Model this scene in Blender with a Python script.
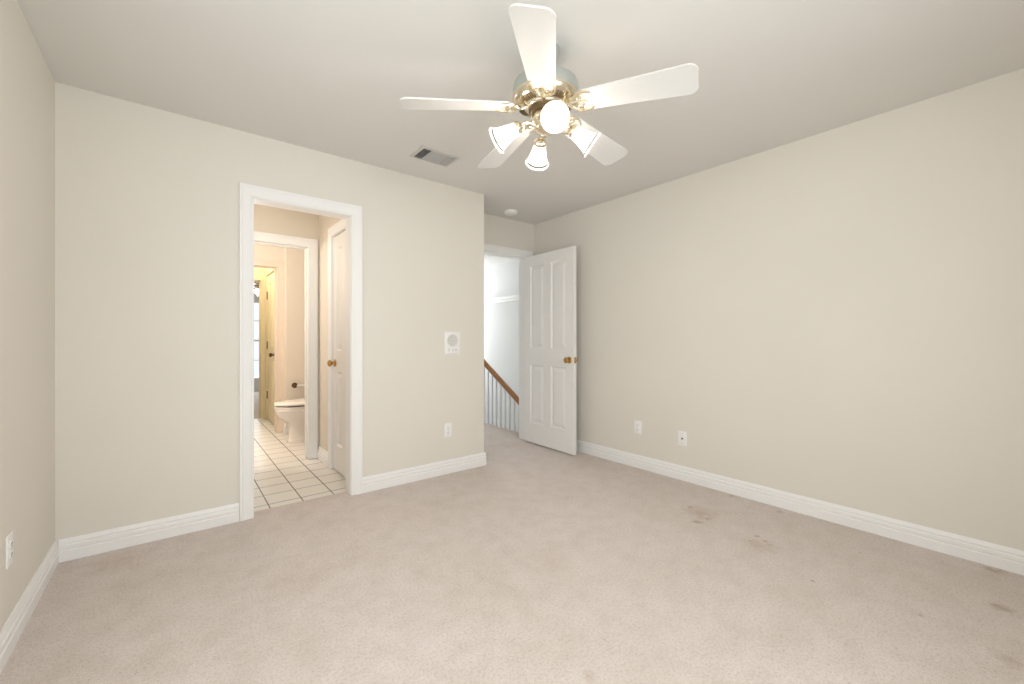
import bpy, bmesh, math, random
from mathutils import Vector, Matrix

PI = math.pi
rnd = random.Random(7)
for o in list(bpy.data.objects):
    bpy.data.objects.remove(o)
S = bpy.context.scene
COL = S.collection

# ------------------------------------------------------------------ camera
H_EYE = 1.132
FPX = 419.0                       # focal length in pixels of the 1024 px frame
YAW = math.atan2(336.0, 419.0)
cam_d = bpy.data.cameras.new('camera')
cam_d.sensor_fit = 'HORIZONTAL'
cam_d.sensor_width = 36.0
cam_d.lens = 36.0 * FPX / 1024.0
cam_d.shift_y = -2.5 / 1024.0
cam_d.clip_start = 0.02
cam = bpy.data.objects.new('camera', cam_d)
COL.objects.link(cam)
cam.location = (0, 0, H_EYE)
cam.rotation_euler = (PI / 2, 0, -YAW)
S.camera = cam

# ------------------------------------------------------------------ light
S.view_settings.view_transform = 'Standard'
S.view_settings.look = 'None'
S.view_settings.exposure = 0.12
S.view_settings.gamma = 1.0
S.view_settings.use_curve_mapping = False
W = bpy.data.worlds.new('sky')
S.world = W
W.use_nodes = True
W.node_tree.nodes['Background'].inputs[0].default_value = (0.92, 0.96, 1.0, 1)
W.node_tree.nodes['Background'].inputs[1].default_value = 1.15


def area_light(name, loc, direction, sx, sy, power, color):
    d = bpy.data.lights.new(name, 'AREA')
    d.shape = 'RECTANGLE'
    d.size, d.size_y = sx, sy
    d.energy = power
    d.color = color
    o = bpy.data.objects.new(name, d)
    COL.objects.link(o)
    o.location = loc
    o.rotation_euler = Vector(direction).to_track_quat('-Z', 'Z').to_euler()
    return o


def point_light(name, loc, power, color, radius=0.05, parent=None):
    d = bpy.data.lights.new(name, 'POINT')
    d.energy = power
    d.color = color
    d.shadow_soft_size = radius
    o = bpy.data.objects.new(name, d)
    COL.objects.link(o)
    o.location = loc
    if parent:
        o.parent = parent
    return o


P_BULB = 3.2
area_light('fill_near_window', (0.62, -0.62, 1.35), (0, 1, 0), 1.9, 1.5, 37, (0.97, 0.985, 1.0))  # added fill from behind the viewer, shining through an invented window
area_light('fill_side_window', (-0.64, 0.92, 1.32), (1, 0, 0), 1.4, 1.4, 16, (0.97, 0.985, 1.0))  # added fill from the left, lifts the open door and right wall
area_light('daylight_stair_window', (3.72, 7.26, 1.5), (0, -1, 0), 0.9, 1.6, 50, (0.90, 0.96, 1.0))
area_light('daylight_far_window', (0.98, 10.78, 1.1), (0, -1, 0), 0.9, 1.6, 25, (0.90, 0.95, 1.0))
point_light('vestibule_fill', (0.36, 3.70, 1.85), 5.2, (1.0, 0.92, 0.80), 0.08)  # unseen fill, added to brighten the vestibule and its closet door
point_light('bath_light', (-0.25, 4.95, 1.95), 28.0, (1.0, 0.945, 0.89), 0.10)
point_light('far_vestibule_light', (0.60, 6.4, 2.32), 11.0, (1.0, 0.93, 0.76), 0.08)


# ------------------------------------------------------------------ materials
def lin(c):
    out = []
    for v in c:
        v /= 255.0
        out.append(v / 12.92 if v <= 0.04045 else ((v + 0.055) / 1.055) ** 2.4)
    return (*out, 1.0)


def mat(name, rgb, rough=0.5, metal=0.0, bump=0.0, bscale=100.0, vary=0.0, vscale=3.0, spec=0.5,
        emit=None, estr=0.0):
    m = bpy.data.materials.new(name)
    m.use_nodes = True
    nt = m.node_tree
    b = nt.nodes['Principled BSDF']
    b.inputs['Base Color'].default_value = lin(rgb)
    b.inputs['Roughness'].default_value = rough
    b.inputs['Metallic'].default_value = metal
    b.inputs['Specular IOR Level'].default_value = spec
    if emit:
        b.inputs['Emission Color'].default_value = lin(emit)
        b.inputs['Emission Strength'].default_value = estr
    if bump or vary:
        tc = nt.nodes.new('ShaderNodeTexCoord')
    if vary:
        n = nt.nodes.new('ShaderNodeTexNoise')
        n.inputs['Scale'].default_value = vscale
        n.inputs['Detail'].default_value = 4
        nt.links.new(tc.outputs['Object'], n.inputs['Vector'])
        mr = nt.nodes.new('ShaderNodeMapRange')
        mr.inputs['From Min'].default_value = 0.3
        mr.inputs['From Max'].default_value = 0.7
        mr.inputs['To Min'].default_value = 1.0 - vary
        mr.inputs['To Max'].default_value = 1.0 + vary
        nt.links.new(n.outputs['Fac'], mr.inputs['Value'])
        vm = nt.nodes.new('ShaderNodeVectorMath')
        vm.operation = 'SCALE'
        vm.inputs[0].default_value = lin(rgb)[:3]
        nt.links.new(mr.outputs['Result'], vm.inputs['Scale'])
        nt.links.new(vm.outputs['Vector'], b.inputs['Base Color'])
    if bump:
        n = nt.nodes.new('ShaderNodeTexNoise')
        n.inputs['Scale'].default_value = bscale
        n.inputs['Detail'].default_value = 3
        nt.links.new(tc.outputs['Object'], n.inputs['Vector'])
        bp = nt.nodes.new('ShaderNodeBump')
        bp.inputs['Strength'].default_value = bump
        bp.inputs['Distance'].default_value = 0.004
        nt.links.new(n.outputs['Fac'], bp.inputs['Height'])
        nt.links.new(bp.outputs['Normal'], b.inputs['Normal'])
    return m


WALL = mat('wall_paint', (235, 229, 219), 0.75, bump=0.06, bscale=140, vary=0.012, vscale=1.5, spec=0.25)
CEIL = mat('ceiling_paint', (230, 227, 222), 0.85, bump=0.10, bscale=110, vary=0.012, vscale=1.2, spec=0.2)
BATHW = mat('bath_wall_paint', (232, 222, 208), 0.7, bump=0.05, bscale=140, spec=0.25)
HALLW = mat('hall_wall_paint', (226, 226, 224), 0.75, bump=0.05, bscale=140, spec=0.25)
YELW = mat('cream_wall_paint', (238, 226, 192), 0.7, spec=0.25)
TRIM = mat('white_trim_paint', (250, 248, 246), 0.38, spec=0.45)
BTRIM = mat('bath_trim_paint', (234, 217, 200), 0.42, spec=0.4)
DOORM = mat('white_door_paint', (248, 245, 242), 0.40, bump=0.02, bscale=60, spec=0.45)
CREAMD = mat('cream_door_paint', (236, 222, 190), 0.40, spec=0.4)
PLATE = mat('white_plastic', (252, 250, 248), 0.35)
DARKSLOT = mat('dark_slot', (60, 55, 50), 0.6)
GREYP = mat('grey_grille', (230, 227, 222), 0.5)
BRASS = mat('polished_brass', (196, 156, 92), 0.2, 1.0)
PALEBRASS = mat('pale_brass', (236, 226, 204), 0.2, 1.0)
AGEDBR = mat('aged_bronze', (104, 80, 54), 0.35, 0.9)
HOUSE = mat('fan_white_enamel', (178, 182, 176), 0.30, 0.25, spec=0.5)
ROTOR = mat('dark_rotor', (120, 104, 78), 0.35, 0.9)
BLADE = mat('white_fan_blade', (224, 222, 218), 0.42, spec=0.4)
PORC = mat('porcelain', (238, 232, 224), 0.12, spec=0.6)
SEATM = mat('toilet_seat_plastic', (244, 238, 230), 0.22)
SUBF = mat('wood_handrail', (168, 116, 74), 0.38, vary=0.15, vscale=14)
BALM = mat('baluster_paint', (212, 213, 215), 0.4)
VENTM = mat('vent_enamel', (206, 202, 196), 0.4)
VENTG = mat('vent_louver_enamel', (190, 189, 186), 0.4)
VOID = mat('duct_interior', (22, 20, 18), 0.8)
CHROME = mat('chrome', (214, 210, 204), 0.12, 1.0)
LED = mat('indicator_led', (90, 160, 90), 0.4)
FRAME = mat('window_frame_paint', (232, 230, 226), 0.4)
STAIRC = mat('stair_carpet', (205, 190, 178), 0.95, bump=0.5, bscale=350)


def glass_mat():
    m = bpy.data.materials.new('window_glass')
    m.use_nodes = True
    nt = m.node_tree
    out = nt.nodes['Material Output']
    nt.nodes.remove(nt.nodes['Principled BSDF'])
    t = nt.nodes.new('ShaderNodeBsdfTransparent')
    t.inputs[0].default_value = (0.96, 0.98, 0.98, 1)
    g = nt.nodes.new('ShaderNodeBsdfGlossy')
    g.inputs['Roughness'].default_value = 0.02
    mx = nt.nodes.new('ShaderNodeMixShader')
    mx.inputs[0].default_value = 0.06
    nt.links.new(t.outputs[0], mx.inputs[1])
    nt.links.new(g.outputs[0], mx.inputs[2])
    nt.links.new(mx.outputs[0], out.inputs[0])
    return m


GLASS = glass_mat()


def shade_mat():
    """ribbed frosted lamp glass, glowing because the bulb in it is lit"""
    m = bpy.data.materials.new('frosted_lamp_glass')
    m.use_nodes = True
    nt = m.node_tree
    out = nt.nodes['Material Output']
    b = nt.nodes['Principled BSDF']
    b.inputs['Base Color'].default_value = lin((246, 243, 238))
    b.inputs['Roughness'].default_value = 0.25
    b.inputs['Emission Color'].default_value = (1.0, 0.97, 0.92, 1)
    b.inputs['Emission Strength'].default_value = 0.05
    t = nt.nodes.new('ShaderNodeBsdfTransparent')
    t.inputs[0].default_value = (1.0, 0.98, 0.95, 1)
    tl = nt.nodes.new('ShaderNodeBsdfTranslucent')
    tl.inputs[0].default_value = (0.95, 0.93, 0.90, 1)
    m1 = nt.nodes.new('ShaderNodeMixShader')
    m1.inputs[0].default_value = 0.45
    nt.links.new(b.outputs[0], m1.inputs[1])
    nt.links.new(tl.outputs[0], m1.inputs[2])
    m2 = nt.nodes.new('ShaderNodeMixShader')
    m2.inputs[0].default_value = 0.48
    nt.links.new(m1.outputs[0], m2.inputs[1])
    nt.links.new(t.outputs[0], m2.inputs[2])
    nt.links.new(m2.outputs[0], out.inputs[0])
    return m


def clear_band_mat():
    """clear pressed glass of the shade's flare, hardly scattering"""
    m = bpy.data.materials.new('clear_lamp_glass')
    m.use_nodes = True
    nt = m.node_tree
    out = nt.nodes['Material Output']
    b = nt.nodes['Principled BSDF']
    b.inputs['Base Color'].default_value = (0.03, 0.03, 0.03, 1)
    b.inputs['Roughness'].default_value = 0.12
    t = nt.nodes.new('ShaderNodeBsdfTransparent')
    t.inputs[0].default_value = (0.97, 0.97, 0.96, 1)
    mx = nt.nodes.new('ShaderNodeMixShader')
    mx.inputs[0].default_value = 0.80
    nt.links.new(b.outputs[0], mx.inputs[1])
    nt.links.new(t.outputs[0], mx.inputs[2])
    nt.links.new(mx.outputs[0], out.inputs[0])
    return m


CLEARG = clear_band_mat()
SHADE = shade_mat()
BULB = mat('lit_bulb', (255, 250, 240), 0.3, emit=(255, 246, 232), estr=6.0)


def carpet_mat():
    m = bpy.data.materials.new('beige_carpet')
    m.use_nodes = True
    nt = m.node_tree
    L = nt.links.new
    b = nt.nodes['Principled BSDF']
    b.inputs['Roughness'].default_value = 0.95
    b.inputs['Specular IOR Level'].default_value = 0.08
    b.inputs['Sheen Weight'].default_value = 0.15
    tc = nt.nodes.new('ShaderNodeTexCoord')

    def noise(scale, detail, rough=0.55):
        n = nt.nodes.new('ShaderNodeTexNoise')
        n.inputs['Scale'].default_value = scale
        n.inputs['Detail'].default_value = detail
        n.inputs['Roughness'].default_value = rough
        L(tc.outputs['Object'], n.inputs['Vector'])
        return n

    def ramp(src, stops):
        r = nt.nodes.new('ShaderNodeValToRGB')
        e = r.color_ramp.elements
        e[0].position, e[0].color = stops[0][0], lin(stops[0][1])
        e[1].position, e[1].color = stops[-1][0], lin(stops[-1][1])
        for p, c in stops[1:-1]:
            x = e.new(p)
            x.color = lin(c)
        L(src, r.inputs[0])
        return r

    def mix(mode, fac, a, bb):
        x = nt.nodes.new('ShaderNodeMix')
        x.data_type = 'RGBA'
        x.blend_type = mode
        if isinstance(fac, float):
            x.inputs['Factor'].default_value = fac
        else:
            L(fac, x.inputs['Factor'])
        L(a, x.inputs['A'])
        if isinstance(bb, tuple):
            x.inputs['B'].default_value = bb
        else:
            L(bb, x.inputs['B'])
        return x.outputs['Result']

    base = ramp(noise(2.2, 5).outputs['Fac'], [(0.30, (242, 229, 219)), (0.5, (246, 233, 225)), (0.70, (248, 236, 229))])
    patch = ramp(noise(9, 4, 0.65).outputs['Fac'], [(0.30, (244, 242, 240)), (0.60, (255, 255, 255))])
    tuft = ramp(noise(90, 4, 0.8).outputs['Fac'], [(0.30, (214, 211, 208)), (0.5, (247, 246, 246)), (0.68, (255, 255, 255))])
    fine = ramp(noise(320, 2, 0.7).outputs['Fac'], [(0.30, (200, 197, 194)), (0.60, (255, 255, 255))])
    c = mix('MULTIPLY', 0.9, base.outputs[0], patch.outputs[0])
    c = mix('MULTIPLY', 0.85, c, tuft.outputs[0])
    c = mix('MULTIPLY', 0.7, c, fine.outputs[0])
    # worn, stained spots at their own places on the carpet
    edge = noise(26, 4, 0.7)
    for (x, y, r, amt, colr) in STAINS:
        vm = nt.nodes.new('ShaderNodeVectorMath')
        vm.operation = 'DISTANCE'
        L(tc.outputs['Object'], vm.inputs[0])
        vm.inputs[1].default_value = (x, y, 0.0)
        ad = nt.nodes.new('ShaderNodeMath')
        ad.operation = 'MULTIPLY_ADD'
        L(edge.outputs['Fac'], ad.inputs[0])
        ad.inputs[1].default_value = r * 2.4
        L(vm.outputs['Value'], ad.inputs[2])
        mr = nt.nodes.new('ShaderNodeMapRange')
        mr.inputs['From Min'].default_value = r * 2.2
        mr.inputs['From Max'].default_value = r * 1.2
        mr.inputs['To Min'].default_value = 0.0
        mr.inputs['To Max'].default_value = amt
        L(ad.outputs[0], mr.inputs['Value'])
        c = mix('MIX', mr.outputs['Result'], c, lin(colr))
    L(c, b.inputs['Base Color'])
    h1 = noise(90, 4, 0.8)
    h2 = noise(320, 2, 0.7)
    add = nt.nodes.new('ShaderNodeMath')
    add.operation = 'ADD'
    L(h1.outputs['Fac'], add.inputs[0])
    L(h2.outputs['Fac'], add.inputs[1])
    bp = nt.nodes.new('ShaderNodeBump')
    bp.inputs['Strength'].default_value = 0.45
    bp.inputs['Distance'].default_value = 0.008
    L(add.outputs[0], bp.inputs['Height'])
    L(bp.outputs['Normal'], b.inputs['Normal'])
    return m


def fl(px, py, z=0.0):
    """where the floor was seen: photograph pixel -> point on the floor (used for measured stains)"""
    d = FPX * (H_EYE - z) / (py - 339.5)
    lat = d * (px - 512) / FPX
    return (d * math.sin(YAW) + lat * math.cos(YAW), d * math.cos(YAW) - lat * math.sin(YAW))


BR = (168, 140, 116)
BR2 = (196, 172, 152)
STAINS = []
for (px, py, r, a, c) in [(700, 513, 0.13, 0.75, BR2), (697, 522, 0.035, 0.75, BR), (708, 519, 0.022, 0.7, BR), (690, 507, 0.02, 0.6, BR), (760, 545, 0.11, 0.6, BR2),
                          (757, 536, 0.025, 0.7, BR), (765, 541, 0.018, 0.6, BR), (750, 541, 0.015, 0.6, BR), (812, 581, 0.016, 0.85, (120, 98, 80)), (731, 496, 0.03, 0.5, BR),
                          (780, 512, 0.03, 0.5, BR), (996, 571, 0.05, 0.6, BR), (1000, 607, 0.05, 0.6, BR),
                          (920, 615, 0.012, 0.6, BR), (640, 470, 0.12, 0.25, BR2), (120, 560, 0.14, 0.35, (198, 166, 138)),
                          (590, 676, 0.03, 0.5, BR), (1010, 660, 0.06, 0.35, BR), (520, 445, 0.2, 0.25, (200, 170, 148)),
                          (860, 553, 0.010, 0.6, BR), (300, 580, 0.2, 0.16, BR2), (560, 560, 0.25, 0.14, BR2)]:
    x, y = fl(px, py)
    STAINS.append((x, y, r, a, c))
CARPET = carpet_mat()


def tile_mat():
    m = bpy.data.materials.new('bath_floor_tile')
    m.use_nodes = True
    nt = m.node_tree
    L = nt.links.new
    b = nt.nodes['Principled BSDF']
    b.inputs['Roughness'].default_value = 0.42
    tc = nt.nodes.new('ShaderNodeTexCoord')
    mp = nt.nodes.new('ShaderNodeMapping')
    mp.inputs['Location'].default_value = (-0.495 + 0.205 * 4, -3.30 + 0.205 * 4, 0)
    L(tc.outputs['Object'], mp.inputs['Vector'])
    br = nt.nodes.new('ShaderNodeTexBrick')
    br.offset = 0.0
    br.squash = 1.0
    br.inputs['Color1'].default_value = lin((242, 237, 230))
    br.inputs['Color2'].default_value = lin((238, 232, 224))
    br.inputs['Mortar'].default_value = lin((112, 100, 88))
    br.inputs['Scale'].default_value = 1.0
    br.inputs['Mortar Size'].default_value = 0.0042
    br.inputs['Mortar Smooth'].default_value = 0.15
    br.inputs['Brick Width'].default_value = 0.205
    br.inputs['Row Height'].default_value = 0.205
    L(mp.outputs[0], br.inputs['Vector'])
    L(br.outputs['Color'], b.inputs['Base Color'])
    bp = nt.nodes.new('ShaderNodeBump')
    bp.inputs['Strength'].default_value = 0.5
    bp.inputs['Distance'].default_value = 0.002
    bp.invert = True
    L(br.outputs['Fac'], bp.inputs['Height'])
    L(bp.outputs['Normal'], b.inputs['Normal'])
    return m


TILE = tile_mat()


# ------------------------------------------------------------------ mesh helpers
class MB:
    def __init__(self):
        self.bm = bmesh.new()

    def box(self, p0, p1, bevel=0.0, seg=1, M=None):
        x0, y0, z0 = [min(a, b) for a, b in zip(p0, p1)]
        x1, y1, z1 = [max(a, b) for a, b in zip(p0, p1)]
        vs = [self.bm.verts.new((x, y, z)) for z in (z0, z1) for y in (y0, y1) for x in (x0, x1)]
        q = [(0, 2, 3, 1), (4, 5, 7, 6), (0, 1, 5, 4), (2, 6, 7, 3), (0, 4, 6, 2), (1, 3, 7, 5)]
        fs = [self.bm.faces.new([vs[i] for i in f]) for f in q]
        new = vs
        if bevel:
            ed = list({e for f in fs for e in f.edges})
            r = bmesh.ops.bevel(self.bm, geom=ed, offset=bevel, segments=seg, profile=0.5, affect='EDGES')
            new = list({v for v in r['verts']} | {v for v in vs if v.is_valid})
        if M is not None:
            bmesh.ops.transform(self.bm, matrix=M, verts=[v for v in new if v.is_valid])
        return self

    def loft(self, rings, closed=True, cap0=False, cap1=False, M=None):
        vr = []
        for r in rings:
            vr.append([self.bm.verts.new(Vector(p) if M is None else M @ Vector(p)) for p in r])
        n = len(rings[0])
        for a, b in zip(vr[:-1], vr[1:]):
            for i in range(n if closed else n - 1):
                j = (i + 1) % n
                self.bm.faces.new((a[i], a[j], b[j], b[i]))
        if cap0:
            self.bm.faces.new(list(reversed(vr[0])))
        if cap1:
            self.bm.faces.new(vr[-1])
        return self

    def lathe(self, prof, n=32, M=None, cap0=False, cap1=False, wave=None):
        rings = []
        for k, (r, z) in enumerate(prof):
            ring = []
            for i in range(n):
                a = 2 * PI * i / n
                rr = r * (1 + (wave(a, k) if wave else 0))
                ring.append((rr * math.cos(a), rr * math.sin(a), z))
            rings.append(ring)
        return self.loft(rings, True, cap0, cap1, M)

    def tube(self, pts, r, n=10, caps=True, M=None, flat=1.0):
        pts = [Vector(p) for p in pts]
        rings = []
        up = Vector((0, 0, 1))
        prev = None
        for i, p in enumerate(pts):
            t = (pts[min(i + 1, len(pts) - 1)] - pts[max(i - 1, 0)]).normalized()
            if prev is None:
                ref = up if abs(t.dot(up)) < 0.95 else Vector((1, 0, 0))
                u = t.cross(ref).normalized()
            else:
                u = (prev - t * prev.dot(t)).normalized()
            v = t.cross(u).normalized()
            prev = u
            rr = r[i] if isinstance(r, (list, tuple)) else r
            rings.append([p + (u * math.cos(2 * PI * k / n) + v * math.sin(2 * PI * k / n) * flat) * rr for k in range(n)])
        return self.loft(rings, True, caps, caps, M)

    def prism(self, poly, z0, z1, M=None):
        """polygon in xy pulled from z0 to z1"""
        return self.loft([[(x, y, z0) for x, y in poly], [(x, y, z1) for x, y in poly]], True, True, True, M)

    def sphere(self, c, r, n=16, m=10, M=None):
        prof = [(max(1e-4, r * math.sin(PI * k / m)), c[2] - r * math.cos(PI * k / m)) for k in range(m + 1)]
        T = Matrix.Translation((c[0], c[1], 0))
        return self.lathe(prof, n, T if M is None else M @ T, True, True)

    def build(self, name, material, parent=None, smooth=True, angle=35):
        bmesh.ops.remove_doubles(self.bm, verts=self.bm.verts, dist=1e-6)
        bmesh.ops.recalc_face_normals(self.bm, faces=self.bm.faces)
        me = bpy.data.meshes.new(name)
        self.bm.to_mesh(me)
        self.bm.free()
        for mm in (material if isinstance(material, (list, tuple)) else [material]):
            me.materials.append(mm)
        if smooth:
            me.shade_smooth()
            me.set_sharp_from_angle(angle=math.radians(angle))
        o = bpy.data.objects.new(name, me)
        COL.objects.link(o)
        if parent:
            o.parent = parent
        return o


def tag(o, label=None, cat=None, group=None, kind=None):
    if label:
        o['label'] = label
    if cat:
        o['category'] = cat
    if group:
        o['group'] = group
    if kind:
        o['kind'] = kind
    return o


def empty(name, loc=(0, 0, 0), rz=0.0):
    o = bpy.data.objects.new(name, None)
    o.empty_display_size = 0.1
    COL.objects.link(o)
    o.location = loc
    o.rotation_euler = (0, 0, rz)
    return o


def copy_tree(o, parent=None):
    c = o.copy()
    COL.objects.link(c)
    if parent:
        c.parent = parent
    for ch in list(o.children):
        copy_tree(ch, c)
    return c


def struct(name, mb, material, label, cat, parent=None):
    o = mb.build(name, material, parent)
    return tag(o, label, cat, kind='structure')


# ------------------------------------------------------------------ the setting
XL, XR, YB, YN, HC = -0.479, 3.188, 3.11, -0.45, 2.44
XC = 2.17                    # corner where the entry recess starts
YA = 3.57                    # far wall of the entry recess
T = 0.12
O1 = (0.388, 0.99)            # bathroom doorway
O2 = (2.25, 3.066)           # bedroom doorway
ZD = 2.03
ZD2 = 2.045


def wall_x(mb, x0, x1, y0, y1, openings, z1=HC):
    """wall running along x, openings [(x0,x1,zb,zt)]"""
    xs = x0
    for (a, b, zb, zt) in sorted(openings):
        mb.box((xs, y0, 0), (a, y1, z1))
        if zt < z1:
            mb.box((a, y0, zt), (b, y1, z1))
        if zb > 0:
            mb.box((a, y0, 0), (b, y1, zb))
        xs = b
    mb.box((xs, y0, 0), (x1, y1, z1))
    return mb


J = 0.018                    # jamb board thickness
# floor: carpet of the bedroom, recess and landing
mb = MB()
mb.prism([(XL - T, YN - T), (XR + T, YN - T), (XR + T, YA + T), (3.27, YA + T), (3.27, 7.3), (1.8, 7.3), (1.8, YA + T),
          (XC - T, YA + T), (XC - T, YB + 0.10), (XL - T, YB + 0.10)], -0.10, 0.0)
struct('floor', mb, CARPET, 'light beige stained carpet covering the bedroom floor', 'floor')
mb = MB()
mb.box((-0.8, YB + 0.10, -0.10), (1.7, 7.0, -0.004))
struct('floor_bathroom', mb, TILE, 'square cream floor tiles with dark grout beyond the bathroom doorway', 'floor')
mb = MB()
mb.box((-0.8, 7.0, -0.10), (3.3, 10.9, 0.0))
struct('floor_far', mb, CARPET, 'beige carpet of the far bedroom beyond the tiled passage', 'floor')
mb = MB()
mb.box((XL - T, YN - T, HC), (4.5, 10.9, HC + 0.1))
struct('ceiling', mb, CEIL, 'pale grey beige textured ceiling above the bedroom', 'ceiling')

mb = MB()
LW = (0.20, 1.64, 0.60, 2.10)
mb.box((XL - T, YN - T, 0), (XL, LW[0], HC))
mb.box((XL - T, LW[1], 0), (XL, YB + T, HC))
mb.box((XL - T, LW[0], 0), (XL, LW[1], LW[2]))
mb.box((XL - T, LW[0], LW[3]), (XL, LW[1], HC))
struct('wall_left', mb, WALL, 'beige painted wall at the left edge of the room', 'wall')
mb = wall_x(MB(), XL, XC, YB, YB + T, [(O1[0] - J, O1[1] + J, 0, ZD + J)])
struct('wall_back', mb, WALL, 'beige painted wall holding the bathroom doorway', 'wall')
mb = MB()
mb.box((XC - T, YB + T, 0), (XC, YA, HC))
struct('wall_recess', mb, WALL, 'short side wall of the entry recess, seen edge on', 'wall')
mb = wall_x(MB(), XC - T, 4.27, YA, YA + T, [(O2[0] - J, O2[1] + J, 0, ZD2 + J)])
struct('wall_entry', mb, WALL, 'beige wall above and around the hall doorway', 'wall')
mb = MB()
mb.box((XR, YN - T, 0), (XR + T, YA, HC))
struct('wall_right', mb, WALL, 'long beige wall on the right behind the open door', 'wall')
NW = (-0.33, 1.57, 0.60, 2.10)
mb = wall_x(MB(), XL, XR, YN - T, YN, [NW])
struct('wall_near', mb, WALL, 'beige wall with an added fill light window behind the viewer', 'wall')


def window(name, x0, x1, z0, z1, ya, yb, label, rz=0.0, loc=None):
    root = empty(name, loc or ((x0 + x1) / 2, ya, z0), rz)
    tag(root, label, 'window', kind='structure')
    cx = (x0 + x1) / 2
    yc = (yb - ya) / 2
    m = MB()
    w = 0.045
    for (a, b, c, d) in ((x0, x0 + w, z0, z1), (x1 - w, x1, z0, z1), (x0 + w, x1 - w, z0, z0 + w), (x0 + w, x1 - w, z1 - w, z1)):
        m.box((a - cx, yc - 0.03, c - z0), (b - cx, yc + 0.03, d - z0), 0.004)
    zm = (z1 - z0) * 0.5
    m.box((x0 + w - cx, yc - 0.022, zm - 0.02), (x1 - w - cx, yc + 0.022, zm + 0.02), 0.004)
    m.build('window_frame', FRAME, root)
    m = MB()
    for zr in (zm * 0.5, zm * 1.5):
        m.box((x0 + w - cx, yc - 0.01, zr - 0.009), (x1 - w - cx, yc + 0.01, zr + 0.009))
    m.build('glazing_bar', FRAME, root)
    m = MB()
    m.box((x0 + w - cx, yc - 0.003, w), (x1 - w - cx, yc + 0.003, z1 - z0 - w))
    m.build('window_pane', GLASS, root)
    return root


window('added_window_1', NW[0], NW[1], NW[2], NW[3], YN - T, YN, 'wide window added in the wall behind the viewer for fill light')  # invented opening, put in for the fill light outside it

window('added_window_4', LW[0], LW[1], LW[2], LW[3], 0.0, T, 'side window added in the left wall behind the viewer for fill light', PI / 2, (XL, (LW[0] + LW[1]) / 2, LW[2]))  # made-up window, added so the side fill has an opening

# vestibule between bedroom and bathroom
VR = 1.07                    # its right wall
YI0, YI1 = 4.30, 4.42        # wall with the inner doorway
mb = MB()
mb.box((0.08, YB + T, 0), (0.20, YI0, HC))
struct('wall_vestibule_left', mb, BATHW, 'left wall of the tiled vestibule, hidden by the door casing', 'wall')
CD = (3.262, 3.845)           # closet door opening in y
mb = MB()
mb.box((VR, YB + T, 0), (VR + T, CD[0] - J, HC))
mb.box((VR, CD[1] + J, 0), (VR + T, YI0, HC))
mb.box((VR, CD[0] - J, ZD + J), (VR + T, CD[1] + J, HC))
mb.box((VR + 0.07, CD[0] - J, 0), (VR + T, CD[1] + J, ZD + J))
struct('wall_vestibule_right', mb, BATHW, 'pinkish vestibule wall holding the white closet door', 'wall')
O3 = (0.36, 0.975)
mb = wall_x(MB(), -0.6, 1.67, YI0, YI1, [(O3[0] - J, O3[1] + J, 0, 2.005 + J)])
struct('wall_vestibule_far', mb, BATHW, 'pinkish wall with the doorway to the toilet room', 'wall')
# bathroom
YC0, YC1 = 5.75, 5.87
O4 = (0.34, 0.955)
mb = MB()
mb.box((1.582, YI1, 0), (1.69, YC1, HC))
struct('wall_bath_right', mb, BATHW, 'bathroom wall behind the toilet tank', 'wall')
mb = MB()
mb.box((-0.72, YI0, 0), (-0.60, YC1, HC))
struct('wall_bath_left', mb, BATHW, 'bathroom wall at the far left, out of sight', 'wall')
mb = wall_x(MB(), -0.6, 1.582, YC0, YC1, [(O4[0] - J, O4[1] + J, 0, 2.005 + J)])
mb.box((1.035, 5.63, 0), (1.582, YC0, HC))
struct('wall_bath_far', mb, BATHW, 'pinkish bathroom wall beside the toilet with a doorway in it', 'wall')
# far vestibule
VR2 = 1.005
CD2 = (6.17, 6.78)
YE0, YE1 = 7.0, 7.12
mb = MB()
mb.box((VR2, YC1, 0), (VR2 + T, CD2[0] - J, HC))
mb.box((VR2, CD2[1] + J, 0), (VR2 + T, YE0, HC))
mb.box((VR2, CD2[0] - J, ZD + J), (VR2 + T, CD2[1] + J, HC))
mb.box((VR2 + 0.07, CD2[0] - J, 0), (VR2 + T, CD2[1] + J, ZD + J))
struct('wall_passage_right', mb, YELW, 'yellow lit passage wall holding the farthest door', 'wall')
mb = MB()
mb.box((0.08, YC1, 0), (0.20, YE0, HC))
struct('wall_passage_left', mb, YELW, 'yellow passage wall out of sight on the left', 'wall')
O5 = (0.34, 0.955)
mb = wall_x(MB(), -0.6, 3.2, YE0, YE1, [(O5[0] - J, O5[1] + J, 0, 1.985 + J)])
struct('wall_passage_far', mb, YELW, 'yellow wall with the doorway to the far bedroom', 'wall')
# far bedroom
FW = (0.45, 1.47, 0.25, 1.97)
mb = wall_x(MB(), -0.6, 3.2, 10.6, 10.72, [FW])
struct('wall_far_bedroom_end', mb, HALLW, 'far bedroom wall around the tall bright window', 'wall')
mb = MB()
mb.box((-0.72, YE0, 0), (-0.60, 10.72, HC))
struct('wall_far_bedroom_left', mb, HALLW, 'left wall of the far bedroom, out of sight', 'wall')
mb = MB()
mb.box((3.2, YE0, 0), (3.32, 10.72, HC))
struct('wall_far_bedroom_right', mb, HALLW, 'right wall of the far bedroom, out of sight', 'wall')
window('window_2', FW[0], FW[1], FW[2], FW[3], 10.6, 10.72, 'tall bright window at the end of the far bedroom')

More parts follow.
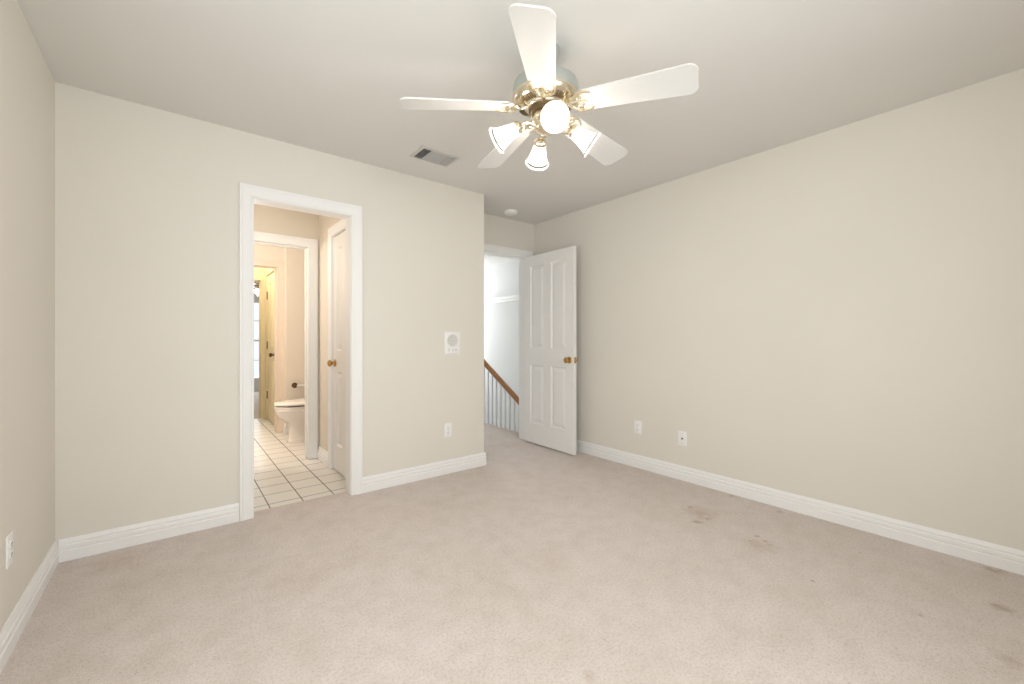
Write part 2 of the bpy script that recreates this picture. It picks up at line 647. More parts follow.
# hall and stairwell
SX = 4.27
mb = MB()
mb.box((SX, YA, -2.6), (SX + T, 7.3, 1.80))
mb.box((SX + 0.10, YA, 1.80), (SX + 0.10 + T, 7.3, HC))
struct('wall_stair', mb, HALLW, 'bright bluish white stairwell wall beyond the hall doorway', 'wall')
mb = MB()
mb.box((SX - 0.035, YA + T, 1.795), (SX + 0.10, 7.3, 1.845), 0.008)
mb.box((SX - 0.018, YA + T, 1.755), (SX, 7.3, 1.795), 0.006)
struct('trim_stair_ledge', mb, TRIM, 'white ledge running along the stairwell wall', 'trim')
SWN = (3.3, 4.15, 0.7, 2.25)
mb = wall_x(MB(), 1.70, SX, 7.3, 7.42, [SWN])
mb.box((3.27, 7.3, -2.6), (SX, 7.42, 0))
struct('wall_hall_end', mb, HALLW, 'hall end wall with a window, out of sight', 'wall')
mb = MB()
mb.box((1.70, YA + T, 0), (1.82, 7.3, HC))
struct('wall_hall_left', mb, HALLW, 'left wall of the hall, out of sight', 'wall')
mb = MB()
mb.box((3.27, YA, -2.6), (SX, YA + T, -0.0))
struct('wall_under_entry', mb, HALLW, 'lower stairwell wall under the entry wall', 'wall')
window('window_3', SWN[0], SWN[1], SWN[2], SWN[3], 7.3, 7.42, 'hall window lighting the stairwell, out of sight')
# lower landing of the stairwell, well below the hall floor
mb = MB()
mb.box((3.255, YA + T, -1.55), (SX, 5.4, -1.35), 0.01, 2)
for k in range(5):
    mb.box((3.255, 5.4 + 0.27 * k, -1.55 - 0.18 * (k + 1)), (SX, 5.67 + 0.27 * k, -1.35 - 0.18 * (k + 1)), 0.01, 2)
struct('floor_stairs', mb, STAIRC, 'carpeted stair landing far below the hall railing', 'stairs')
mb = MB()
mb.box((3.255, YA + T, -1.3), (3.285, 7.3, -0.012))
struct('trim_stair_side', mb, TRIM, 'white skirt board along the open edge of the hall floor', 'trim')


# ------------------------------------------------------------------ trim
CPROF = [(0.0, 0.0), (0.0, 0.011), (0.010, 0.013), (0.014, 0.010), (0.022, 0.012), (0.040, 0.017), (0.056, 0.019),
         (0.060, 0.016), (0.066, 0.020), (0.074, 0.020), (0.076, 0.0)]


def casing(name, f, s0, s1, zt, depth, label, mat_=TRIM, jamb=True, far=None, stop=True):
    """door casing + jamb lining. f(s, t, z) maps: s along the wall, t out of the wall face (negative = into it)"""
    m = MB()
    rv = 0.005
    rings = []
    for (s, z, ds, dz) in ((s0 - rv, 0.0, -1, 0), (s0 - rv, zt + rv, -1, 1), (s1 + rv, zt + rv, 1, 1), (s1 + rv, 0.0, 1, 0)):
        rings.append([f(s + ds * u, t, z + dz * u) for (u, t) in CPROF])
    m.loft(rings, True, True, True)
    if far is not None:
        rings = [[f(s + ds * u, -depth - t, z + dz * u) for (u, t) in CPROF]
                 for (s, z, ds, dz) in ((s0 - rv, 0.0, -1, 0), (s0 - rv, zt + rv, -1, 1), (s1 + rv, zt + rv, 1, 1), (s1 + rv, 0.0, 1, 0))]
        m.loft(rings, True, True, True)
    if jamb:
        def bx(a, b):
            p, q = f(*a), f(*b)
            m.box(p, q, 0.001)
        bx((s0 - J, 0.0, 0.0), (s0, -depth, zt))
        bx((s1, 0.0, 0.0), (s1 + J, -depth, zt))
        bx((s0 - J, 0.0, zt), (s1 + J, -depth, zt + J))
        if stop:
            a, b = -depth * 0.42, -depth * 0.42 - 0.034
            bx((s0, a, 0.0), (s0 + 0.011, b, zt))
            bx((s1 - 0.011, a, 0.0), (s1, b, zt))
            bx((s0 + 0.011, a, zt - 0.011), (s1 - 0.011, b, zt))
    o = m.build(name, mat_)
    return tag(o, label, 'door casing', kind='structure')


casing('trim_1', lambda s, t, z: (s, YB - t, z), O1[0], O1[1], ZD, T, 'white moulded casing around the bathroom doorway in the bedroom', far=True, stop=False)
casing('trim_2', lambda s, t, z: (s, YA - t, z), O2[0], O2[1], ZD2, T, 'white casing around the hall doorway beside the open door', far=True, stop=False)
casing('trim_3', lambda s, t, z: (s, YI0 - t, z), O3[0], O3[1], 2.005, YI1 - YI0, 'white casing around the doorway to the toilet room', far=True)
casing('trim_4', lambda s, t, z: (s, YC0 - t, z), O4[0], O4[1], 2.005, YC1 - YC0, 'pinkish white casing around the doorway left of the toilet', BTRIM)
casing('trim_5', lambda s, t, z: (s, YE0 - t, z), O5[0], O5[1], 1.985, YE1 - YE0, 'cream casing around the last doorway before the far bedroom', CREAMD)
casing('trim_6', lambda s, t, z: (VR - t, s, z), CD[0], CD[1], ZD, 0.06, 'white casing around the closet door in the tiled vestibule', stop=False)
casing('trim_7', lambda s, t, z: (VR2 - t, s, z), CD2[0], CD2[1], ZD, 0.06, 'cream casing around the farthest closet door', CREAMD, stop=False)

BPROF = [(0.0, 0.0), (0.016, 0.0), (0.016, 0.050), (0.0115, 0.054), (0.0115, 0.059), (0.0150, 0.063), (0.0140, 0.078), (0.0095, 0.082), (0.0095, 0.088),
         (0.0120, 0.092), (0.008, 0.104), (0.005, 0.112), (0.0, 0.112)]


def baseboard(name, segs, label, mat_=TRIM):
    """segs: (p0, p1, outward normal)"""
    m = MB()
    for (p0, p1, n) in segs:
        rings = [[(p[0] + n[0] * t, p[1] + n[1] * t, z) for (t, z) in BPROF] for p in (p0, p1)]
        m.loft(rings, True, True, True)
    o = m.build(name, mat_, angle=25)
    return tag(o, label, 'baseboard', kind='structure')


CW = 0.081
baseboard('baseboard_left', [((XL, YN), (XL, YB), (1, 0))], 'white grooved baseboard along the left wall')
baseboard('baseboard_back', [((XL + 0.013, YB), (O1[0] - CW, YB), (0, -1))], 'white grooved baseboard left of the bathroom doorway')
baseboard('baseboard_corner', [((O1[1] + CW, YB), (XC + 0.015, YB), (0, -1)), ((XC, YB), (XC, YA - 0.021), (1, 0))],
          'white grooved baseboard between bathroom doorway and entry recess')
baseboard('baseboard_right', [((XR, YN + 0.015), (XR, YA), (-1, 0))], 'long white grooved baseboard along the right wall')
baseboard('baseboard_near', [((XL + 0.015, YN), (XR, YN), (0, 1))], 'white baseboard along the wall behind the viewer')
baseboard('baseboard_vestibule', [((VR, CD[1] + CW), (VR, YI0 - 0.021), (-1, 0))], 'short white baseboard between closet door and toilet room doorway')
baseboard('baseboard_bath', [((1.035, 5.63), (1.582, 5.63), (0, -1)), ((1.035, 5.615), (1.035, YC0 - 0.021), (-1, 0))], 'white baseboard beside the toilet')


# ------------------------------------------------------------------ doors
def panel_leaf(w, h, th, cols, rows):
    """four panel leaf in local x 0..w, z 0..h, faces at y = +-th/2. cols/rows: spans of the panels"""
    m = MB()
    xs = [0] + [v for c in cols for v in c] + [w]
    zs = [0] + [v for r in rows for v in r] + [h]
    for sg in (-1, 1):
        y = sg * th / 2
        for i in range(len(xs) - 1):
            for k in range(len(zs) - 1):
                a, b, c, d = xs[i], xs[i + 1], zs[k], zs[k + 1]
                if (a, b) in cols and (c, d) in rows:
                    rings = []
                    for ins, dep in ((0, 0), (0.003, 0.003), (0.012, 0.0135), (0.019, 0.0140), (0.048, 0.0030), (0.052, 0.002)):
                        rings.append([(a + ins, y - sg * dep, c + ins), (b - ins, y - sg * dep, c + ins),
                                      (b - ins, y - sg * dep, d - ins), (a + ins, y - sg * dep, d - ins)])
                    m.loft(rings, True, False, True)
                else:
                    m.bm.faces.new([m.bm.verts.new(p) for p in ((a, y, c), (b, y, c), (b, y, d), (a, y, d))])
    t = th / 2
    for q in (((0, -t, 0), (0, t, 0), (0, t, h), (0, -t, h)), ((w, -t, 0), (w, t, 0), (w, t, h), (w, -t, h)),
              ((0, -t, 0), (w, -t, 0), (w, t, 0), (0, t, 0)), ((0, -t, h), (w, -t, h), (w, t, h), (0, t, h))):
        m.bm.faces.new([m.bm.verts.new(p) for p in q])
    return m


def knob_mesh(sg, th):
    """door knob with rosette sticking out along sg*y"""
    m = MB()
    R = Matrix.Rotation(-sg * PI / 2, 4, 'X')
    prof = [(0.0315, 0.0), (0.0315, 0.004), (0.027, 0.009), (0.014, 0.011), (0.0115, 0.018), (0.012, 0.026), (0.019, 0.031), (0.026, 0.038),
            (0.0285, 0.047), (0.026, 0.056), (0.018, 0.062), (0.008, 0.0645)]
    m.lathe(prof, 24, Matrix.Translation((0, sg * th / 2, 0)) @ R, True, True)
    return m


def door(name, label, w, loc, rz, knob_x, leaf_mat, metal, h=2.01, hinges=True, hmat=None, kx_both=True, hs=-1, hz_=(0.20, 1.0, 1.81), hh=0.045):
    root = empty(name, loc, rz)
    tag(root, label, 'door', kind='structure')
    th = 0.035
    st = 0.105 if w > 0.7 else 0.092
    mu = 0.105 if w > 0.7 else 0.085
    pw = (w - 2 * st - mu) / 2
    cols = [(st, st + pw), (st + pw + mu, w - st)]
    rows = [(0.215, 0.845), (1.025, h - 0.11)]
    panel_leaf(w, h, th, cols, rows).build('door_leaf', leaf_mat, root, angle=12)
    for sg in ((-1, 1) if kx_both else (-1,)):
        k = knob_mesh(sg, th).build('door_knob', metal, root)
        k.location = (knob_x, 0, 0.918)
    edge = w if knob_x > w / 2 else 0
    m = MB()
    s = 1 if edge else -1
    m.box((edge, -0.012, 0.890), (edge + s * 0.0015, 0.012, 0.947), 0.0005)
    m.box((edge + s * 0.0015, -0.007, 0.908), (edge + s * 0.011, 0.007, 0.928), 0.003)
    if kx_both:
        m.build('latch', metal, root)
    else:
        m.bm.free()
    if hinges:
        hx = -0.004 if edge else w + 0.004
        for hz in hz_:
            m = MB()
            m.lathe([(0.0065, -hh), (0.0065, hh)], 12, Matrix.Translation((hx, hs * (th / 2 + 0.005), hz)), True, True)
            m.box((hx - 0.02, hs * (th / 2 + 0.0035), hz - 0.043), (hx + 0.02, hs * (th / 2 + 0.0005), hz + 0.043))
            m.build('hinge', hmat or metal, root)
    return root


# open bedroom door: hinged at the right jamb, standing at a right angle to its frame
d1 = door('door_1', 'white four panel door standing open against the right wall', 0.765, (3.040, 3.552, 0.012), math.radians(-91.5), 0.765 - 0.06, DOORM, BRASS, h=2.028, hs=1)
# closet door, closed, in the vestibule (local +x runs along -y so that the face with the knob looks to -x)
door('door_2', 'white closet door with brass knob in the tiled vestibule', 0.573, (VR + 0.022, CD[1] - 0.005, 0.010), -PI / 2, 0.06, DOORM, BRASS, kx_both=False)
door('door_3', 'cream closed door with dark hinges in the yellow lit passage', 0.60, (VR2 + 0.022, CD2[1] - 0.005, 0.012), -PI / 2, 0.60 - 0.06, CREAMD, AGEDBR, kx_both=False, hz_=(0.34, 1.04, 1.74), hh=0.055)


# ------------------------------------------------------------------ ceiling fan
FC = (1.302, 1.384)
ZBL = 2.14
BA0 = -2.392


def zz(v):
    return v - HC


def fan_blade_outline():
    r0, r1, w0, w1 = 0.160, 0.641, 0.056, 0.0765
    pts = []
    # root, rounded
    for k in range(9):
        a = PI / 2 + PI * k / 8
        pts.append((r0 + 0.022 + 0.022 * math.cos(a), (w0 - 0.0) * math.sin(a)))
    n = 8
    rc = 0.040
    # lower side to tip corner
    pts.append((r1 - rc, -w1 + 0.001))
    for k in range(1, n + 1):
        a = -PI / 2 + (PI / 2 * 0.86) * k / n
        pts.append((r1 - rc - 0.004 + rc * math.cos(a), -w1 + rc + rc * math.sin(a)))
    for k in range(n, 0, -1):
        a = PI / 2 - (PI / 2 * 0.86) * k / n
        pts.append((r1 - rc - 0.004 + rc * math.cos(a), w1 - rc + rc * math.sin(a)))
    pts.append((r1 - rc, w1 - 0.001))
    return pts


def spiral(c, r0, r1, a0, a1, n=14):
    return [(c[0] + (r0 + (r1 - r0) * k / n) * math.cos(a0 + (a1 - a0) * k / n), c[1] + (r0 + (r1 - r0) * k / n) * math.sin(a0 + (a1 - a0) * k / n)) for k in range(n + 1)]


def make_fan(label, group=None, power=P_BULB):
    root = empty('ceiling_fan', (FC[0], FC[1], HC))
    tag(root, label, 'ceiling fan', group)
    m = MB()
    m.lathe([(0.066, 0.0), (0.066, -0.008), (0.064, -0.020), (0.055, -0.042), (0.040, -0.058), (0.022, -0.064), (0.016, -0.064)], 32, None, True, True)
    m.build('canopy', HOUSE, root)
    m = MB()
    m.lathe([(0.0125, -0.06), (0.0125, zz(2.30))], 16)
    m.build('downrod', HOUSE, root)
    # motor housing: enamel drum
    m = MB()
    m.lathe([(0.013, zz(2.325)), (0.030, zz(2.322)), (0.034, zz(2.300)), (0.085, zz(2.297)), (0.128, zz(2.290)), (0.143, zz(2.280)), (0.147, zz(2.268)),
             (0.147, zz(2.232)), (0.1455, zz(2.228))], 48, None, True, True)
    h = m.build('motor_housing', HOUSE, root)
    # brass underside with radial slots
    m = MB()
    m.lathe([(0.1455, zz(2.229)), (0.149, zz(2.224)), (0.148, zz(2.216)), (0.144, zz(2.205)), (0.136, zz(2.197)), (0.126, zz(2.191)), (0.094, zz(2.180)), (0.086, zz(2.178)),
             (0.082, zz(2.172)), (0.078, zz(2.170)), (0.02, zz(2.170))], 48, None, True, True)
    m.build('motor_cover', PALEBRASS, root)
    for g in range(5):
        m = MB()
        for s in range(-3, 4):
            a = BA0 + g * 2 * PI / 5 + PI / 5 + s * 0.085
            M_ = Matrix.Rotation(a, 4, 'Z') @ Matrix.Translation((0.111, 0, zz(2.1852))) @ Matrix.Rotation(-math.atan2(0.011, 0.032), 4, 'Y')
            m.box((-0.016, -0.0026, -0.0012), (0.016, 0.0026, 0.0012), 0, 1, M_)
        m.build('vent_grille', ROTOR, root)
    m = MB()
    m.lathe([(0.076, zz(2.171)), (0.074, zz(2.160)), (0.066, zz(2.154)), (0.03, zz(2.154))], 40, None, True, True)
    m.build('rotor', ROTOR, root)
    # five blades with scrolled irons
    outline = fan_blade_outline()
    proto = None
    for i in range(5):
        a = BA0 + i * 2 * PI / 5
        if proto is None:
            m = MB()
            m.prism(outline, -0.0035, 0.0035)
            bl = m.build('blade', BLADE, root)
            m = MB()
            zb = -0.0050
            # neck coming off the rotor, then a two-armed scroll under the blade root
            # neck undoes the blade's pitch gradually: it stays thin round bar
            m.tube([(0.056, 0, 0.004), (0.072, 0, 0.002), (0.090, 0, -0.003), (0.105, 0, -0.007), (0.125, 0, zb - 0.003), (0.155, 0, zb - 0.002), (0.19, 0, zb - 0.001)],
                   [0.012, 0.012, 0.010, 0.009, 0.010, 0.008, 0.004], 10, True, None, 0.6)
            for sg in (-1, 1):
                arm = [(0.112, 0), (0.122, sg * 0.018), (0.136, sg * 0.036), (0.154, sg * 0.049), (0.177, sg * 0.054), (0.203, sg * 0.050), (0.219, sg * 0.041)]
                m.tube([(x, y, zb - 0.002) for x, y in arm], [0.006, 0.0075, 0.0075, 0.007, 0.006, 0.005, 0.004], 8)
                sp = spiral((0.162, sg * 0.022), 0.022, 0.005, sg * PI * 0.9, sg * (PI * 0.9 - PI * 2.2))
                m.tube([(x, y, zb - 0.001) for x, y in sp], [0.005] * 10 + [0.004] * 5, 8)
            for (x, y) in ((0.192, 0.0), (0.178, 0.036), (0.178, -0.036)):
                m.sphere((x, y, zb - 0.001), 0.006, 10, 6)
            m.build('blade_iron', PALEBRASS, bl)
            proto = bl
        else:
            bl = copy_tree(proto, root)
        bl.location = (0, 0, zz(ZBL + 0.042))
        bl.rotation_euler = (Matrix.Rotation(a, 4, 'Z') @ Matrix.Rotation(0.042 / 0.632, 4, 'Y') @ Matrix.Rotation(PITCH, 4, 'X')).to_euler()
    # light kit
    m = MB()
    m.lathe([(0.030, zz(2.158)), (0.052, zz(2.156)), (0.056, zz(2.150)), (0.056, zz(2.128)), (0.050, zz(2.120)), (0.040, zz(2.114)), (0.036, zz(2.104)),
             (0.046, zz(2.096)), (0.048, zz(2.084)), (0.038, zz(2.070)), (0.020, zz(2.060)), (0.010, zz(2.054)), (0.010, zz(2.048)), (0.004, zz(2.042))], 36, None, True, True)
    kit = m.build('light_kit', PALEBRASS, root)
    la0 = YAW_W + PI + math.radians(LAMP_TURN)
    tilt = math.radians(33)
    protos = None
    for i in range(4):
        a = la0 + i * PI / 2
        Rz = Matrix.Rotation(a, 4, 'Z')
        if protos is None:
            # lamp axis frame: local +z of the lamp points out and down
            m = MB()
            m.tube([(0.040, 0, zz(2.092)), (0.062, 0, zz(2.104)), (0.086, 0, zz(2.108)), (0.105, 0, zz(2.099)), (0.118, 0, zz(2.088))], 0.0075, 10)
            A = Matrix.Translation((0.112, 0, zz(2.0905))) @ Matrix.Rotation(PI / 2 + tilt, 4, 'Y')
            m.lathe([(0.008, -0.004), (0.018, 0.0), (0.027, 0.008), (0.031, 0.016), (0.031, 0.024), (0.028, 0.027), (0.020, 0.027)], 24, A, True, True)
            arm = m.build('lamp_arm', PALEBRASS, kit)
            m = MB()
            prof = [(0.0275, 0.018), (0.0285, 0.026), (0.0305, 0.040), (0.0335, 0.058), (0.0375, 0.078), (0.0430, 0.100), (0.0490, 0.1135),
                    (0.0474, 0.1135), (0.0412, 0.100), (0.0357, 0.078), (0.0317, 0.058), (0.0287, 0.040), (0.0265, 0.026), (0.0255, 0.018)]
            m.lathe(prof, 64, A, False, False, wave=lambda th, k: 0.012 * math.cos(16 * th) * (1 if 2 <= k <= 11 else 0))
            sh = m.build('lamp_shade', SHADE, kit)
            m = MB()
            m.lathe([(0.0490, 0.1135), (0.0540, 0.1215), (0.0530, 0.1228), (0.0474, 0.1135)], 64, A)
            band = m.build('clear_glass_band', CLEARG, kit)
            m = MB()
            m.lathe([(0.0540, 0.1215), (0.0580, 0.1262), (0.0600, 0.1280), (0.0598, 0.1300), (0.0570, 0.1290), (0.0530, 0.1228)], 64, A)
            rim = m.build('glass_rim', SHADE, kit)
            m = MB()
            bp = [(0.012, 0.022), (0.012, 0.036), (0.015, 0.046), (0.019, 0.058), (0.0205, 0.068), (0.019, 0.078), (0.014, 0.086), (0.006, 0.090)]
            m.lathe(bp, 20, A, True, True)
            bu = m.build('bulb', BULB, kit)
            protos = (arm, sh, band, rim, bu)
            for o in protos:
                o.rotation_euler = (0, 0, a)
        else:
            for o in protos:
                c = o.copy()
                COL.objects.link(c)
                c.rotation_euler = (0, 0, a)
        if power:
            p = Rz @ Vector((0.112 + 0.097 * math.cos(tilt), 0, zz(2.0905) - 0.097 * math.sin(tilt)))
            point_light('bulb_light', p, power, (1.0, 0.96, 0.92), 0.022, root)
    return root


YAW_W = PI / 2 - YAW         # world angle of the viewing direction
LAMP_TURN = 6.0
PITCH = math.radians(-13)
fan = make_fan('white five blade ceiling fan with four lit bell shades and brass fittings', 'ceiling fans')

fan2 = copy_tree(fan)
fan2.location = (1.225, 9.3, HC)
fan2.rotation_euler = (0, 0, math.radians(20))
tag(fan2, 'distant lit ceiling fan glimpsed in the far bedroom before its window')


# ------------------------------------------------------------------ ceiling fittings
VX0, VX1, VY0, VY1 = 1.295, 1.598, 2.575, 2.785
root = empty('air_vent', ((VX0 + VX1) / 2, (VY0 + VY1) / 2, HC))
tag(root, 'white three way air vent register in the ceiling left of the fan', 'air vent')
hx, hy = (VX1 - VX0) / 2, (VY1 - VY0) / 2
m = MB()
fr = 0.024
rings = []
for (i_, z_) in ((0.0, 0.0), (0.001, -0.004), (fr * 0.8, -0.009), (fr, -0.008), (fr, 0.0)):
    rings.append([(-hx + i_, -hy + i_, z_), (hx - i_, -hy + i_, z_), (hx - i_, hy - i_, z_), (-hx + i_, hy - i_, z_)])
m.loft(rings)
m.build('vent_frame', VENTM, root, angle=20)
m = MB()
m.box((-hx + fr * 0.9, -hy + fr * 0.9, -0.0015), (hx - fr * 0.9, hy - fr * 0.9, -0.0005))
m.build('duct_opening', VOID, root)


def bank(x0, x1, n, ang):
    m = MB()
    for k in range(n):
        x = x0 + (x1 - x0) * (k + 0.5) / n
        M_ = Matrix.Translation((x, 0, -0.0075)) @ Matrix.Rotation(ang, 4, 'Y')
        m.box((-0.0062, -hy + fr, -0.0005), (0.0062, hy - fr, 0.0005), 0, 1, M_)
    return m


def bank_y(x0, x1, n, ang):
    m = MB()
    for k in range(n):
        y = -hy + fr + (2 * hy - 2 * fr) * (k + 0.5) / n
        M_ = Matrix.Translation(((x0 + x1) / 2, y, -0.0075)) @ Matrix.Rotation(ang, 4, 'X')
        m.box((-(x1 - x0) / 2, -0.0075, -0.0005), ((x1 - x0) / 2, 0.0075, 0.0005), 0, 1, M_)
    return m


bank(-hx + fr + 0.006, -hx + fr + 0.054, 5, math.radians(-62)).build('louver_bank', VENTG, root, False)
bank_y(-hx + fr + 0.058, hx - fr - 0.066, 12, math.radians(-35)).build('louver_bank', VENTG, root, False)
bank(hx - fr - 0.062, hx - fr, 5, math.radians(38)).build('louver_bank', VENTG, root, False)
m = MB()
m.box((hx - fr - 0.020, -hy + 0.01, -0.016), (hx - fr - 0.012, -hy + 0.05, -0.007), 0.001)
m.build('damper_lever', VENTG, root)

root = empty('smoke_detector', (2.665, 3.345, HC))
tag(root, 'round white smoke detector on the ceiling above the entry recess', 'smoke detector')
m = MB()
m.lathe([(0.070, 0.0), (0.070, -0.010), (0.066, -0.012)], 40, None, True, True)
m.build('mounting_plate', PLATE, root)
m = MB()
m.lathe([(0.066, -0.010), (0.067, -0.016), (0.063, -0.024), (0.052, -0.029), (0.030, -0.031), (0.001, -0.031)], 40, None, True, True)
m.build('detector_cover', PLATE, root)
m = MB()
m.sphere((0.03, -0.02, -0.0305), 0.003, 10, 6)
m.build('indicator_light', LED, root)


# ------------------------------------------------------------------ wall plates
def wall_frame(loc, n):
    """empty whose local -y points out of the wall along n"""
    rz = math.atan2(n[0], -n[1])
    return loc, rz


def outlet(loc, rz, label, group=None):
    root = empty('wall_outlet', loc, rz)
    tag(root, label, 'outlet', group)
    m = MB()
    m.box((-0.0365, -0.006, -0.0585), (0.0365, 0, 0.0585), 0.003, 2)
    m.build('cover_plate', PLATE, root)
    for s in (-1, 1):
        m = MB()
        pts = []
        for k in range(20):
            a = 2 * PI * k / 20
            pts.append((max(-0.0135, min(0.0135, 0.0175 * math.cos(a))), 0.0145 * math.sin(a)))
        m.prism(pts, 0.0055, 0.0085, Matrix.Translation((0, 0, s * 0.0195)) @ Matrix.Rotation(PI / 2, 4, 'X'))
        rec = m.build('receptacle', PLATE, root)
        m = MB()
        for x, hgt in ((-0.0065, 0.009), (0.0065, 0.007)):
            m.box((x - 0.0012, -0.0092, s * 0.0195 + 0.003 - hgt / 2), (x + 0.0012, -0.0082, s * 0.0195 + 0.003 + hgt / 2))
        m.lathe([(0.0024, 0), (0.0024, 0.001)], 10, Matrix.Translation((0, -0.0082, s * 0.0195 - 0.0075)) @ Matrix.Rotation(PI / 2, 4, 'X'), True, True)
        m.build('socket_slot', DARKSLOT, rec)
    m = MB()
    m.lathe([(0.003, 0), (0.003, 0.0012), (0.002, 0.0018)], 12, Matrix.Translation((0, -0.006, 0)) @ Matrix.Rotation(PI / 2, 4, 'X'), True, True)
    m.build('screw', CHROME, root)
    return root


o0 = outlet((1.797, YB, 0.365), 0, 'white duplex outlet under the wall intercom', 'duplex wall outlets')
o1 = copy_tree(o0)
o1.location = (XR, 2.193, 0.355)
o1.rotation_euler = (0, 0, -PI / 2)
tag(o1, 'white duplex outlet on the right wall near the open door')
o2 = copy_tree(o0)
o2.location = (XL, 2.35, 0.362)
o2.rotation_euler = (0, 0, PI / 2)
tag(o2, 'white duplex outlet on the left wall at the photo edge')

root = empty('cable_jack_plate', (XR, 1.775, 0.334), -PI / 2)
tag(root, 'white cable jack plate with small dark socket, right wall', 'wall plate')
m = MB()
m.box((-0.0365, -0.006, -0.0585), (0.0365, 0, 0.0585), 0.003, 2)
m.build('cover_plate', PLATE, root)
m = MB()
m.lathe([(0.0065, 0.0), (0.0065, 0.003), (0.0048, 0.003), (0.0048, 0.010), (0.0035, 0.010)], 16, Matrix.Translation((0, -0.0058, 0)) @ Matrix.Rotation(PI / 2, 4, 'X'), True, True)
m.build('coaxial_socket', AGEDBR, root)
for s in (-1, 1):
    m = MB()
    m.lathe([(0.003, 0), (0.003, 0.0012), (0.002, 0.0018)], 12, Matrix.Translation((0, -0.006, s * 0.042)) @ Matrix.Rotation(PI / 2, 4, 'X'), True, True)
    m.build('screw', CHROME, root)

root = empty('wall_intercom', (1.838, YB, 1.098))
tag(root, 'white square intercom with round speaker grille and three small buttons', 'intercom')
m = MB()
m.box((-0.076, -0.008, -0.100), (0.076, 0, 0.100), 0.004, 2)
m.build('face_plate', PLATE, root)
m = MB()
m.lathe([(0.052, 0.0), (0.052, 0.003), (0.048, 0.0035), (0.046, 0.0025), (0.001, 0.0025)], 40, Matrix.Translation((0, -0.008, 0.026)) @ Matrix.Rotation(PI / 2, 4, 'X'), True, True)
g = m.build('speaker_grille', GREYP, root)
m = MB()
for k in range(7):
    z = 0.026 + (k - 3) * 0.012
    w = math.sqrt(max(0.0, 0.043 ** 2 - (z - 0.026) ** 2))
    m.box((-w, -0.0117, z - 0.0018), (w, -0.0107, z + 0.0018))
m.build('grille_slot', mat('grille_shadow', (204, 201, 196), 0.6), g)
for k, bxx in enumerate((-0.036, 0.002, 0.034)):
    m = MB()
    if k == 0:
        m.box((bxx - 0.006, -0.013, -0.066), (bxx + 0.006, -0.008, -0.044), 0.002)
        m.build('switch', GREYP, root)
    else:
        m.lathe([(0.0085, 0.0), (0.0085, 0.006), (0.0065, 0.008)], 16, Matrix.Translation((bxx, -0.008, -0.055)) @ Matrix.Rotation(PI / 2, 4, 'X'), True, True)
        m.build('dial', GREYP, root)
m = MB()
m.box((-0.070, -0.011, -0.094), (0.052, -0.008, -0.086), 0.001)
m.build('lower_trim', GREYP, root)

# ------------------------------------------------------------------ stair railing
root = empty('stair_railing', (3.27, 4.3, 0))
tag(root, 'white stair railing with brown wooden handrail beyond the hall doorway', 'stair railing')
SL = 0.596


def rail_z(y):
    return 0.380 + (y - 3.945) * SL


m = MB()
hr = [(-0.022, -0.026), (0.022, -0.026), (0.026, -0.012), (0.031, 0.004), (0.029, 0.018), (0.018, 0.027), (0.0, 0.030), (-0.018, 0.027), (-0.029, 0.018), (-0.031, 0.004), (-0.026, -0.012)]
ang = math.atan(SL)
rings = []
for y in (YA + T, 5.0):
    rings.append([(x, y - 4.3, rail_z(y) + z / math.cos(ang)) for x, z in hr])
m.loft(rings, True, True, True)
m.build('handrail', SUBF, root)
k = 0
yy = YA + T + 0.055
while yy < 4.9:
    zt = rail_z(yy) - 0.03
    m = MB()
    m.lathe([(0.012, -0.010), (0.012, 0.05), (0.0135, 0.06), (0.010, 0.075), (0.012, 0.10), (0.0105, max(0.2, zt * 0.7)), (0.008, zt)], 12,
            Matrix.Translation((0, yy - 4.3, 0)), True, True)
    m.build('baluster', BALM, root)
    yy += 0.0935

# ------------------------------------------------------------------ toilet
TX, TY = 1.582, 5.15
root = empty('toilet', (TX - 0.01, TY, -0.004), PI)       # local +x points into the room (-x of the house)
tag(root, 'white porcelain toilet seen from the side behind the doorway', 'toilet')


def egg(cx, cz, lf, lb, hw, n=40, p=2.2):
    ring = []
    for i in range(n):
        a = 2 * PI * i / n
        c, s = math.cos(a), math.sin(a)
        L_ = lf if c > 0 else lb
        e = 2 / p
        ring.append((cx + L_ * math.copysign(abs(c) ** e, c), hw * math.copysign(abs(s) ** e, s), cz))
    return ring


m = MB()
m.loft([egg(0.34, 0.0, 0.276, 0.21, 0.112, p=2.8), egg(0.34, 0.016, 0.276, 0.21, 0.112, p=2.8), egg(0.34, 0.026, 0.268, 0.205, 0.104, p=2.6), egg(0.34, 0.09, 0.260, 0.20, 0.098),
        egg(0.34, 0.16, 0.258, 0.20, 0.100), egg(0.345, 0.20, 0.258, 0.20, 0.108), egg(0.365, 0.230, 0.266, 0.22, 0.130), egg(0.40, 0.262, 0.276, 0.24, 0.155),
        egg(0.435, 0.300, 0.283, 0.265, 0.172), egg(0.448, 0.335, 0.283, 0.277, 0.180),
        egg(0.45, 0.352, 0.283, 0.28, 0.182), egg(0.45, 0.356, 0.288, 0.28, 0.187), egg(0.45, 0.380, 0.288, 0.28, 0.187), egg(0.45, 0.386, 0.282, 0.278, 0.182), egg(0.45, 0.386, 0.23, 0.20, 0.13), egg(0.45, 0.33, 0.20, 0.17, 0.11),
        egg(0.43, 0.24, 0.12, 0.10, 0.06)], True, True, True)
m.build('bowl', PORC, root)
m = MB()
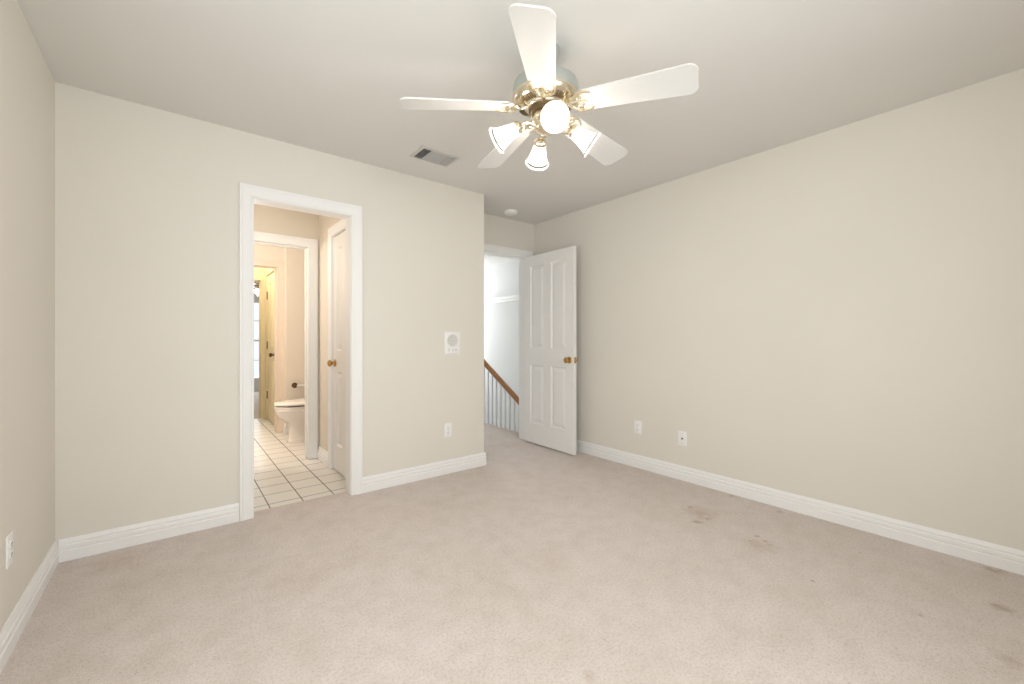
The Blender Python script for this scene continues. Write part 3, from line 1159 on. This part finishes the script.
m.loft([egg(0.45, 0.388, 0.280, 0.22, 0.180), egg(0.45, 0.393, 0.284, 0.225, 0.183), egg(0.45, 0.403, 0.282, 0.225, 0.181), egg(0.45, 0.406, 0.276, 0.22, 0.182),
        egg(0.45, 0.406, 0.21, 0.16, 0.115), egg(0.45, 0.389, 0.205, 0.155, 0.11)], True)
m.build('seat', SEATM, root)
m = MB()
m.loft([egg(0.45, 0.422, 0.287, 0.225, 0.185), egg(0.45, 0.425, 0.293, 0.228, 0.191), egg(0.45, 0.440, 0.291, 0.228, 0.189), egg(0.45, 0.449, 0.272, 0.215, 0.174), egg(0.45, 0.452, 0.20, 0.16, 0.12)], True, True, True)
for s in (-1, 1):
    m.box((0.63, s * 0.10 - 0.012, 0.405), (0.66, s * 0.10 + 0.012, 0.424), 0.001)
lid = m.build('lid', SEATM, root)
for s in (-1, 1):
    m = MB()
    m.tube([(0.21, s * 0.075 - 0.02, 0.402), (0.21, s * 0.075 + 0.02, 0.402)], 0.011, 12)
    m.build('lid_hinge', SEATM, root)
m = MB()
m.box((0.005, -0.215, 0.375), (0.195, 0.215, 0.72), 0.02, 3)
m.build('tank', PORC, root)
m = MB()
m.box((0.0, -0.225, 0.72), (0.205, 0.225, 0.755), 0.010, 3)
m.build('tank_lid', PORC, root)
m = MB()
m.tube([(0.195, 0.15, 0.66), (0.212, 0.15, 0.66), (0.216, 0.145, 0.66), (0.216, 0.075, 0.652)], 0.007, 10)
m.build('flush_lever', CHROME, root)

root = empty('toilet_paper_holder', (1.125, 5.63, 0.575))
tag(root, 'brass wall mounted toilet paper holder above the toilet seat', 'toilet paper holder')
for x in (-0.0, 0.15):
    m = MB()
    R = Matrix.Translation((x, 0, 0)) @ Matrix.Rotation(PI / 2, 4, 'X')
    m.lathe([(0.033, 0.0), (0.033, 0.005), (0.026, 0.010), (0.012, 0.013), (0.010, 0.045), (0.014, 0.050), (0.016, 0.060), (0.012, 0.068)], 20, R, True, True)
    m.build('post', CHROME if x else AGEDBR, root)
m = MB()
m.tube([(0.012, -0.057, 0), (0.138, -0.057, 0)], 0.010, 14)
m.build('roller', PLATE, root)
